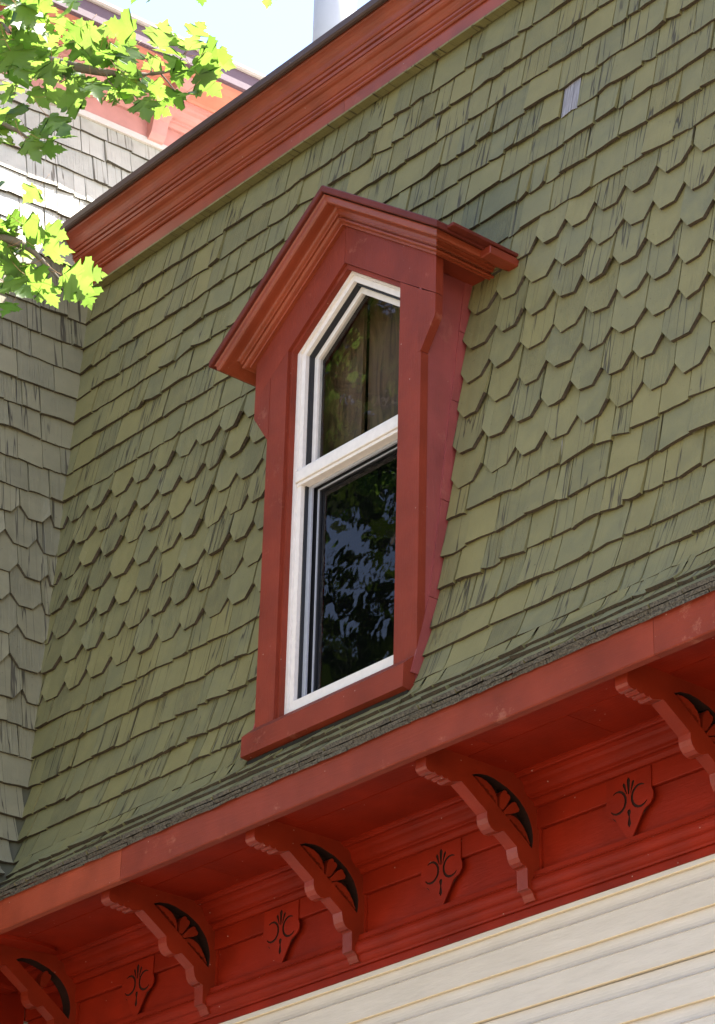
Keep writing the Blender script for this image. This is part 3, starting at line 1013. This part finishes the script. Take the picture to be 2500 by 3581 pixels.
# ================================================================== TOWER
tower = empty('tower', (-5.2, 0, 0), 'taller corner tower with grey green shingles and sunlit red cornice beside the house', 'tower')
def tdeck():
    v, f = [], []
    n = 60
    for i in range(n + 1):
        z = .18 + (5.75 - .18) * i / n
        s = s_of(z)
        y, _ = prof(s)
        e = y if z < 4.4 else (5.0 if z > 4.55 else y + (z - 4.4) / .15 * (5 - y))
        v += [F_tower(-1.0, s, -.012), F_tower(e, s, -.012)]
    for i in range(n):
        a = 2 * i
        f.append((a, a + 1, a + 3, a + 2))
    return add('tower_roof', v, f, DECK, tower)
troof = tdeck()
TROWS = [(z, k) for z, k in ROWS[:-1]] + [(4.29, 's'), (4.475, 's'), (4.66, 's'), (4.845, 's'), (5.03, 's'), (5.21, 's'), (5.395, 's'), (5.565, 's'), (5.75, 'e')]
for ri, (z, kd) in enumerate(TROWS[:-1]):
    up_ = z > 4.3
    s0 = s_of(z) if ri else -.004
    exp = s_of(TROWS[ri + 1][0]) - s0
    if kd == 'f': exp = .192
    yv = roof_y(max(z, .2))
    y1 = yv - (-.024 + .10 * max(0, 1 - z / .95) ** 1.2) if z < 4.35 else 2.35
    y0 = -.55 if z < 3.0 else -.4
    cells = widths(y0 - (ri % 2) * .1, y1, kd if kd == 'f' else 's')
    for p, q in cells:
        g = random.choice([.001, .002, .003, .005])
        shingle('pointed_shingle' if kd == 'f' else 'square_shingle', F_tower, p + g, q - g, s0, exp, [PALE if up_ else GREY, BUTTG], troof, 'fish' if kd == 'f' else 'square', nseg=6 if z < .9 else 3, rough=.7)
def tsweep(name, P, y0, y1, mt, parent, seg=1):
    """profile in (x, z) carried along y with the tower's slight turn"""
    k = len(P)
    v, f = [], []
    for y in (y0, y1):
        v += [(x + YAW * (y - .9), y, z) for x, z in P]
    for j in range(k):
        a, b = j, (j + 1) % k
        f.append((a, b, b + k, a + k))
    tri = tessellate_polygon([[Vector((x, z, 0)) for x, z in P]])
    f += [tuple(t) for t in tri] + [tuple(i + k for i in reversed(t)) for t in tri]
    o = add(name, v, f, mt, parent)
    fix_normals(o)
    return o
tc = tsweep('tower_cornice', [(-3.95, 5.70), (-3.80, 5.70), (-3.80, 6.05), (-3.95, 6.05)], -1.0, 5, DECK, tower)
tc['label'] = 'sunlit red cornice at the top of the tower'
tsweep('cream_strip', [(-3.80, 5.680), (-3.742, 5.680), (-3.742, 5.722), (-3.80, 5.722)], -1.0, 5, CREAM, tc)
tsweep('frieze_board', [(-3.80, 5.7225), (-3.752, 5.7225), (-3.757, 5.865), (-3.80, 5.865)], -1.0, 5, SUNRED, tc)
tsweep('bed_moulding', [(-3.80, 5.8655), (-3.735, 5.8655), (-3.728, 5.875), (-3.715, 5.885), (-3.70, 5.888), (-3.698, 5.900), (-3.68, 5.903), (-3.655, 5.915), (-3.64, 5.94), (-3.615, 5.945), (-3.610, 5.962), (-3.585, 5.965), (-3.585, 5.985), (-3.80, 5.985)], -1.0, 5, SUNRED, tc)
tsweep('crown_moulding', [(-3.80, 5.9855), (-3.575, 5.9855), (-3.565, 6.0), (-3.535, 6.005), (-3.47, 6.012), (-3.42, 6.025), (-3.385, 6.045), (-3.370, 6.060), (-3.80, 6.060)], -1.0, 5, SUNORANGE, tc)
for a, b in ((-1.0, .72), (.723, 2.2), (2.203, 5)):
    tsweep('gutter_board', [(-3.80, 6.0605), (-3.355, 6.0605), (-3.33, 6.045), (-3.318, 6.048), (-3.312, 6.165), (-3.80, 6.165)], a, b, PURPLE, tc)
for a, b in ((-1.0, 1.05), (1.053, 5)):
    tsweep('roof_edge', [(-3.85, 6.1655), (-3.295, 6.1655), (-3.285, 6.178), (-3.29, 6.20), (-3.85, 6.24)], a, b, WEATH, tc)
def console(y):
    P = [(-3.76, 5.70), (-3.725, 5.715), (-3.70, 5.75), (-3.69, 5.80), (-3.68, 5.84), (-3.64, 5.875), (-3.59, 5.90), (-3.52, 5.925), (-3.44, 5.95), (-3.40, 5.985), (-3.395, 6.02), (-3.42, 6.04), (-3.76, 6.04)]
    tsweep('console', P, y - .055, y + .055, SUNRED, tower)
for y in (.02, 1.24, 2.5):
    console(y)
box('tower_wall', -7.5, -3.47, -1.0, 5, -ZB, .075, CREAM, tower)
box('tower_soffit', -3.465, -2.80, -1.0, .0, .068, .083, SOFF, tower)
box('tower_frieze', -3.465, -3.44, -1.0, .62, -.50, .066, SOFF, tower)
box('tower_crown', -3.439, -3.33, -1.0, .51, -.04, .066, SOFF, tower, .02)
box('tower_core', -7.5, -3.98, -1.0, 5, .1, 6.16, DECK, tower)
box('tower_fascia', -2.82, -2.78, -1.0, -.044, 0.0, .165, REDX, tower)

plate('tower_front', [(-7.5, .1)] + [(TX - roof_y(z) - .09, z) for z in np.linspace(.2, 5.7, 12)] + [(-7.5, 5.7)], GREY, tower, front, -1.0, -.9)
# ================================================================== VENT PIPE
pipe = empty('vent_pipe', (-2.02, 1.30, ZB + 4.7), 'tall pale galvanised pipe standing on the roof against the sky', 'pipe')
def cyl(name, r, z0, z1, mt, parent, n=40):
    v, f = [], []
    for z in (z0, z1):
        v += [(-2.02 + r * math.cos(2 * math.pi * i / n), 1.30 + r * math.sin(2 * math.pi * i / n), z) for i in range(n)]
    f = [(i, (i + 1) % n, (i + 1) % n + n, i + n) for i in range(n)] + [tuple(reversed(range(n))), tuple(range(n, 2 * n))]
    o = add(name, v, f, mt, parent)
    for p in o.data.polygons:
        p.use_smooth = len(p.vertices) == 4
    return o
cyl('pipe_section', .126, 4.70, 6.9, GALV, pipe)
cyl('pipe_section', .126, 6.903, 8.6, GALV, pipe)
cyl('pipe_collar', .133, 6.86, 6.93, GALV, pipe)
cyl('roof_flange', .20, 4.72, 4.78, GALV, pipe)
cyl('rain_cap', .20, 8.72, 8.78, GALV, pipe)

# ================================================================== MAPLE
def at(u, v, D):
    """the point D metres from the camera in the direction of that spot of the photograph (house coordinates)"""
    c = Vector((u - 1250, v - 1790.5, 9540)).normalized() * D
    return Vector([CR[i][0] * c.x + CR[i][1] * c.y + CR[i][2] * c.z for i in range(3)]) + CAM - GO

def leaf_mesh(seed, sc):
    rnd = random.Random(seed)
    half = [(.02, -.01), (.10, -.06), (.21, -.05), (.30, .0), (.40, .0), (.36, .09), (.33, .14), (.34, .20), (.46, .25), (.56, .29), (.70, .30), (.63, .40), (.66, .50), (.53, .50), (.50, .59), (.40, .54),
            (.30, .53), (.23, .55), (.24, .64), (.36, .72), (.25, .76), (.24, .86), (.15, .86), (.09, .95), (0, 1.10)]
    pts = half + [(-x, y) for x, y in half[-2::-1]]
    pts = [(x * rnd.uniform(.9, 1.1), y + rnd.gauss(0, .012)) for x, y in pts]
    fold = rnd.uniform(.02, .30)
    droop = rnd.uniform(.05, .32)
    wv = rnd.uniform(0, 6)
    Z = lambda x, y: fold * abs(x) - droop * (y * y * .6 + x * x * .9) + .04 * math.sin(7 * x + wv) + .03 * math.sin(9 * y + wv)
    spine = [(0, .0), (0, .28), (0, .55), (0, .82)]
    n = len(pts)
    v = [(x * sc, y * sc, Z(x, y) * sc) for x, y in pts + spine]
    f = []
    for i in range(n - 1):
        a, b = pts[i], pts[i + 1]
        ym = (a[1] + b[1]) / 2 - .35 * min(abs(a[0] + b[0]) / 2, .5)
        k = min(range(4), key=lambda q: abs(spine[q][1] - ym))
        f.append((i, i + 1, n + k))
    # join the fans along the midrib
    ks = []
    for i in range(n - 1):
        ks.append(f[i][2])
    for i in range(n - 2):
        if ks[i] != ks[i + 1]:
            f.append((i + 1, ks[i + 1], ks[i]))
    f.append((0, ks[0], n - 1)) if False else None
    fm = [0] * len(f)
    st = len(v)
    L = rnd.uniform(.6, .95)
    tv, tf = tube([(0, .03 * sc, 0), (0, -.3 * L * sc, .05 * sc), (0, -.7 * L * sc, .18 * sc), (0, -L * sc, .38 * sc)], [.008 * sc, .008 * sc, .009 * sc, .012 * sc], 4)
    v += tv
    f += [tuple(i + st for i in q) for q in tf]
    fm += [1] * len(tf)
    me = bpy.data.meshes.new('leaf')
    me.from_pydata(v, [], f)
    me.materials.append(LEAF); me.materials.append(STALK)
    me.polygons.foreach_set('material_index', fm)
    me.polygons.foreach_set('use_smooth', [True] * len(f))
    me.update()
    return me
LM = [leaf_mesh(i, .10) for i in range(8)]

TRUNK = Vector((-.9, -4.6, 0))
maple = empty('maple_tree', (TRUNK.x, TRUNK.y, 0), 'maple tree whose sunlit leafy branches reach in at the upper left corner', 'tree')
def limb(name, pts, r0, r1, par):
    # smooth the line a little
    P = [Vector(p) for p in pts]
    Q = []
    for i in range(len(P) - 1):
        a, b, c, d = P[max(i - 1, 0)], P[i], P[i + 1], P[min(i + 2, len(P) - 1)]
        for t in (0, .33, .66):
            Q.append(.5 * ((2 * b) + (c - a) * t + (2 * a - 5 * b + 4 * c - d) * t * t + (3 * b - a - 3 * c + d) * t ** 3))
    Q.append(P[-1])
    R = [r0 + (r1 - r0) * i / (len(Q) - 1) for i in range(len(Q))]
    v, f = tube(Q, R, 7)
    return add(name, v, f, BARK, par, smooth=True), Q
tz = -ZB
limb('trunk', [(TRUNK.x, TRUNK.y, tz - .1), (TRUNK.x + .05, TRUNK.y, tz + 1.5), (TRUNK.x - .06, TRUNK.y + .05, tz + 3.6), (TRUNK.x, TRUNK.y, tz + 6.2), (TRUNK.x - .1, TRUNK.y, tz + 8.5)], .20, .07, maple)
D0 = 9.6
A0 = Vector((TRUNK.x, TRUNK.y, .35))
brA, QA = limb('branch', [A0, at(-500, 380, 9.7), at(-150, 180, 9.7), at(70, 200, 9.65), at(200, 219, 9.6), at(330, 247, 9.55), at(440, 262, 9.5), at(530, 258, 9.5), at(615, 245, 9.45)], .035, .0035, maple)
brB, QB = limb('branch', [A0 + Vector((0, 0, -.5)), at(-420, 800, 9.5), at(-120, 800, 9.45), at(10, 830, 9.4), at(95, 865, 9.4), at(160, 925, 9.4), at(215, 985, 9.4)], .03, .003, maple)
brC, QC = limb('branch', [at(-330, 270, 9.7), at(-120, 330, 9.5), at(0, 425, 9.45), at(55, 455, 9.4), at(90, 478, 9.4), at(150, 520, 9.4)], .014, .0025, maple)
brD, QD = limb('branch', [at(-300, 250, 9.7), at(-60, 60, 9.4), at(30, 110, 9.3), at(95, 150, 9.3), at(150, 95, 9.3)], .012, .0025, maple)
for pts in (((225, 222, 9.6), (262, 190, 9.6), (285, 172, 9.6)), ((218, 228, 9.6), (222, 262, 9.58), (240, 282, 9.56)), ((372, 252, 9.52), (382, 285, 9.5), (405, 305, 9.5), (465, 330, 9.5), (492, 360, 9.5)),
            ((530, 258, 9.5), (520, 215, 9.5), (490, 190, 9.5)), ((560, 255, 9.5), (590, 290, 9.5), (612, 318, 9.5)), ((600, 248, 9.46), (625, 215, 9.45), (652, 175, 9.45)), ((95, 200, 9.6), (115, 140, 9.55), (128, 120, 9.5)),
            ((0, 130, 9.4), (40, 180, 9.4), (60, 260, 9.4), (50, 330, 9.4)), ((80, 870, 9.4), (40, 905, 9.4), (5, 930, 9.4)), ((30, 820, 9.4), (70, 800, 9.4), (120, 800, 9.4))):
    limb('twig', [at(*p) for p in pts], .0035, .002, maple)

def put_leaf(u, v, D, size, ang, tilt=.5, nrm=None, par=None):
    """a leaf with its stalk end towards its twig; ang is where its tip points, size its width in photo pixels"""
    me = random.choice(LM)
    o = bpy.data.objects.new('leaf', me)
    COL.objects.link(o)
    p = at(u, v, D)
    a = math.radians(ang)
    tip = right * math.cos(a) - up * math.sin(a)
    n = nrm if nrm is not None else Vector((random.gauss(0, tilt), random.gauss(0, tilt), 1)).normalized()
    tip = tip + fwd * random.uniform(-.5, .5)
    t = (tip - n * tip.dot(n))
    if t.length < .15: t = n.orthogonal()
    t.normalize()
    x = t.cross(n).normalized()
    sc = size / 9540 * D / .125
    M = Matrix((x * sc, t * sc, n * sc)).transposed().to_4x4()
    M.translation = p - t * .04 * sc + GO
    link(o, M, par or maple)
    return o
cn = -fwd     # towards the camera
def faced(k=.5):
    """normal between up and the camera"""
    return (Vector((0, 0, 1)) * (1 - k) + cn * k * random.choice((1, 1, 1)) + Vector((random.gauss(0, .18), random.gauss(0, .18), random.gauss(0, .12)))).normalized()
def fup(k=.5):
    """blade turned so that the camera sees its underside with the sun above"""
    return (Vector((0, 0, 1)) * (1 - k) + fwd * k + Vector((random.gauss(0, .2), random.gauss(0, .2), random.gauss(0, .12)))).normalized()
anchors = [  # u, v, D, width px, tip angle, turn
    (565, 125, 9.4, 120, -70, .75), (665, 150, 9.4, 120, -80, .8), (690, 105, 9.5, 95, -60, .7), (745, 195, 9.45, 130, 10, .75), (770, 215, 9.5, 110, 25, .7), (715, 235, 9.4, 125, 40, .8),
    (725, 290, 9.4, 130, 60, .8), (650, 250, 9.35, 120, 95, -.6), (600, 185, 9.3, 130, -150, -.5), (655, 330, 9.35, 120, 100, -.6), (610, 345, 9.4, 100, 140, .5), (505, 375, 9.35, 110, 75, -.8), (560, 385, 9.5, 80, 40, .6),
    (470, 290, 9.4, 120, 10, -.6), (430, 95, 9.4, 130, 180, .7), (375, 115, 9.5, 110, 30, .6), (300, 130, 9.4, 130, -30, .75), (300, 100, 9.5, 100, -80, .7), (270, 160, 9.5, 110, 200, .6), (350, 185, 9.5, 110, 20, .7),
    (410, 200, 9.5, 110, 150, .7), (445, 170, 9.55, 100, -60, .6), (175, 255, 9.3, 140, 95, -.8), (250, 345, 9.35, 140, 190, .6), (250, 355, 9.5, 120, 10, -.5), (335, 310, 9.35, 110, 80, -.6), (290, 300, 9.5, 90, 60, .6),
    (100, 60, 9.1, 190, 70, -.8), (20, 40, 9.2, 170, 120, -.7), (60, 215, 9.2, 150, 60, -.7), (150, 180, 9.4, 110, 70, -.6), (20, 330, 9.3, 130, 140, -.6), (60, 390, 9.3, 120, 100, -.6), (200, 430, 9.25, 130, 45, -.8), (210, 480, 9.25, 110, 70, -.6),
    (110, 520, 9.25, 110, 75, -.8), (180, 520, 9.3, 100, 20, .5), (135, 340, 9.3, 110, 55, .4), (150, 460, 9.35, 90, 150, -.5), (20, 490, 9.35, 90, 190, -.6), (150, 20, 9.3, 110, -60, .7), (130, 55, 9.4, 120, 60, .75), (170, 110, 9.4, 110, 30, .7),
    (75, 130, 9.5, 120, 150, .7), (30, 160, 9.5, 120, 100, .7), (110, 190, 9.5, 110, -20, .7), (240, 5, 9.3, 110, 90, -.6), (485, -15, 9.3, 90, 90, -.5), (540, -20, 9.3, 90, 80, -.5), (705, -18, 9.3, 80, 85, .6), (935, -12, 9.3, 80, 95, .6),
    (120, 800, 9.35, 130, 10, .75), (190, 815, 9.4, 100, 20, .7), (195, 870, 9.3, 120, 15, .1), (260, 985, 9.3, 150, 15, .8), (310, 960, 9.35, 120, -5, .8), (300, 1030, 9.35, 110, 70, .8), (130, 985, 9.3, 150, 35, .8), (170, 1030, 9.35, 110, 60, .75),
    (50, 1000, 9.2, 150, 60, -.5), (30, 1075, 9.25, 90, 100, .1), (30, 935, 9.4, 130, 170, .75), (55, 775, 9.4, 90, 20, .7), (0, 790, 9.4, 110, 200, -.5), (100, 930, 9.4, 90, 40, -.5), (15, 880, 9.4, 100, 130, .6), (215, 915, 9.45, 80, 40, -.4)]
for (u, v_, D, sz, ang, turn) in anchors:
    nrm = fup(abs(turn) * .62) if turn > 0 else faced(abs(turn) * .75)
    put_leaf(u, v_, D, sz, ang, nrm=nrm)
def fringe(Q, n, spread, szr, skip=.3):
    for i in range(n):
        t = random.uniform(skip, 1)
        k = int(t * (len(Q) - 1))
        p = Q[k] + Vector((random.gauss(0, spread), random.gauss(0, spread), random.gauss(0, spread * .8)))
        c = p + GO - CAM
        z = c.dot(fwd); uu = 1250 + 9540 * c.dot(right) / z; vv = 1790.5 - 9540 * c.dot(up) / z
        put_leaf(uu, vv, c.length, random.uniform(*szr), random.uniform(-60, 150), nrm=fup(random.uniform(.05, .5)) if random.random() < .72 else faced(random.uniform(.2, .6)))
fringe(QA, 32, .065, (75, 125), .38)
fringe(QD, 32, .085, (85, 145), .3)
fringe(QC, 12, .07, (80, 120), .35)
fringe(QB, 10, .06, (80, 120), .45)
# winged seed bunches
def samara(u, v_, D):
    P = at(u, v_, D)
    vs, fs = [], []
    for i in range(9):
        a = random.uniform(0, 6.28)
        d = Vector((math.cos(a) * .5, math.sin(a) * .5, -random.uniform(.1, 1))).normalized()
        l = random.uniform(.025, .04)
        s_ = d.orthogonal().normalized() * .006
        q = P + Vector((random.gauss(0, .012), random.gauss(0, .012), random.gauss(0, .012)))
        st = len(vs)
        vs += [q, q + d * l * .4 + s_, q + d * l, q + d * l * .6 - s_ * .6]
        fs.append((st, st + 1, st + 2, st + 3))
    add('seed_cluster', vs, fs, LEAF, maple)
for q in ((245, 285, 9.5), (400, 335, 9.45), (270, 265, 9.5), (590, 110, 9.5), (390, 345, 9.4), (60, 860, 9.4), (160, 960, 9.4), (285, 170, 9.55)):
    samara(*q)

def crown(name, c, r, n, par, mt, sz=(.10, .17)):
    """many leaf-sized blades spread in clumps through the crown"""
    vs, fs = [], []
    cl = []
    for i in range(int(n / 60)):
        d = Vector((random.gauss(0, 1), random.gauss(0, 1), random.gauss(0, 1))).normalized() * random.uniform(.35, 1) ** .5
        cl.append(Vector(c) + Vector((d.x * r[0], d.y * r[1], d.z * r[2])))
    for i in range(n):
        p = random.choice(cl) + Vector((random.gauss(0, .30), random.gauss(0, .30), random.gauss(0, .2)))
        nn = Vector((random.gauss(0, .6), random.gauss(0, .6), 1)).normalized()
        a = nn.orthogonal().normalized(); b = nn.cross(a)
        t = random.uniform(0, 6.28)
        a, b = a * math.cos(t) + b * math.sin(t), b * math.cos(t) - a * math.sin(t)
        s_ = random.uniform(*sz)
        st = len(vs)
        vs += [p - a * s_ * .5, p + b * s_ * .55 , p + a * s_ * .6, p - b * s_ * .5]
        fs.append((st, st + 1, st + 2, st + 3))
    o = add(name, vs, fs, mt, par)
    o['kind'] = 'stuff'
    return o
crown('crown', (TRUNK.x - 1.0, TRUNK.y - .6, 1.9), (1.9, 1.9, 2.0), 5000, maple, LEAF)

crown('foliage', (-6.9, -4.5, 6.6), (.55, .55, .7), 340, maple, LEAF, sz=(.10, .16))
limb('branch', [(TRUNK.x - .1, TRUNK.y, 2.6), (-3.4, -4.6, 4.8), (-5.4, -4.5, 6.1), (-6.9, -4.5, 6.6)], .06, .012, maple)
m2 = empty('street_tree', (-8.2, -6.4, 0), 'tall leafy tree across the street seen reflected in the dormer window', 'tree')
limb('trunk', [(-8.2, -6.4, -ZB - .1), (-8.3, -6.4, -2), (-8.1, -6.5, 2), (-8.2, -6.4, 7)], .28, .10, m2)
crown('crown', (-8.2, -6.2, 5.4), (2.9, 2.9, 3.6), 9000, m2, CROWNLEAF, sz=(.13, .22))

for o in bpy.data.objects:
    if '_mw' in o.keys():
        del o['_mw']
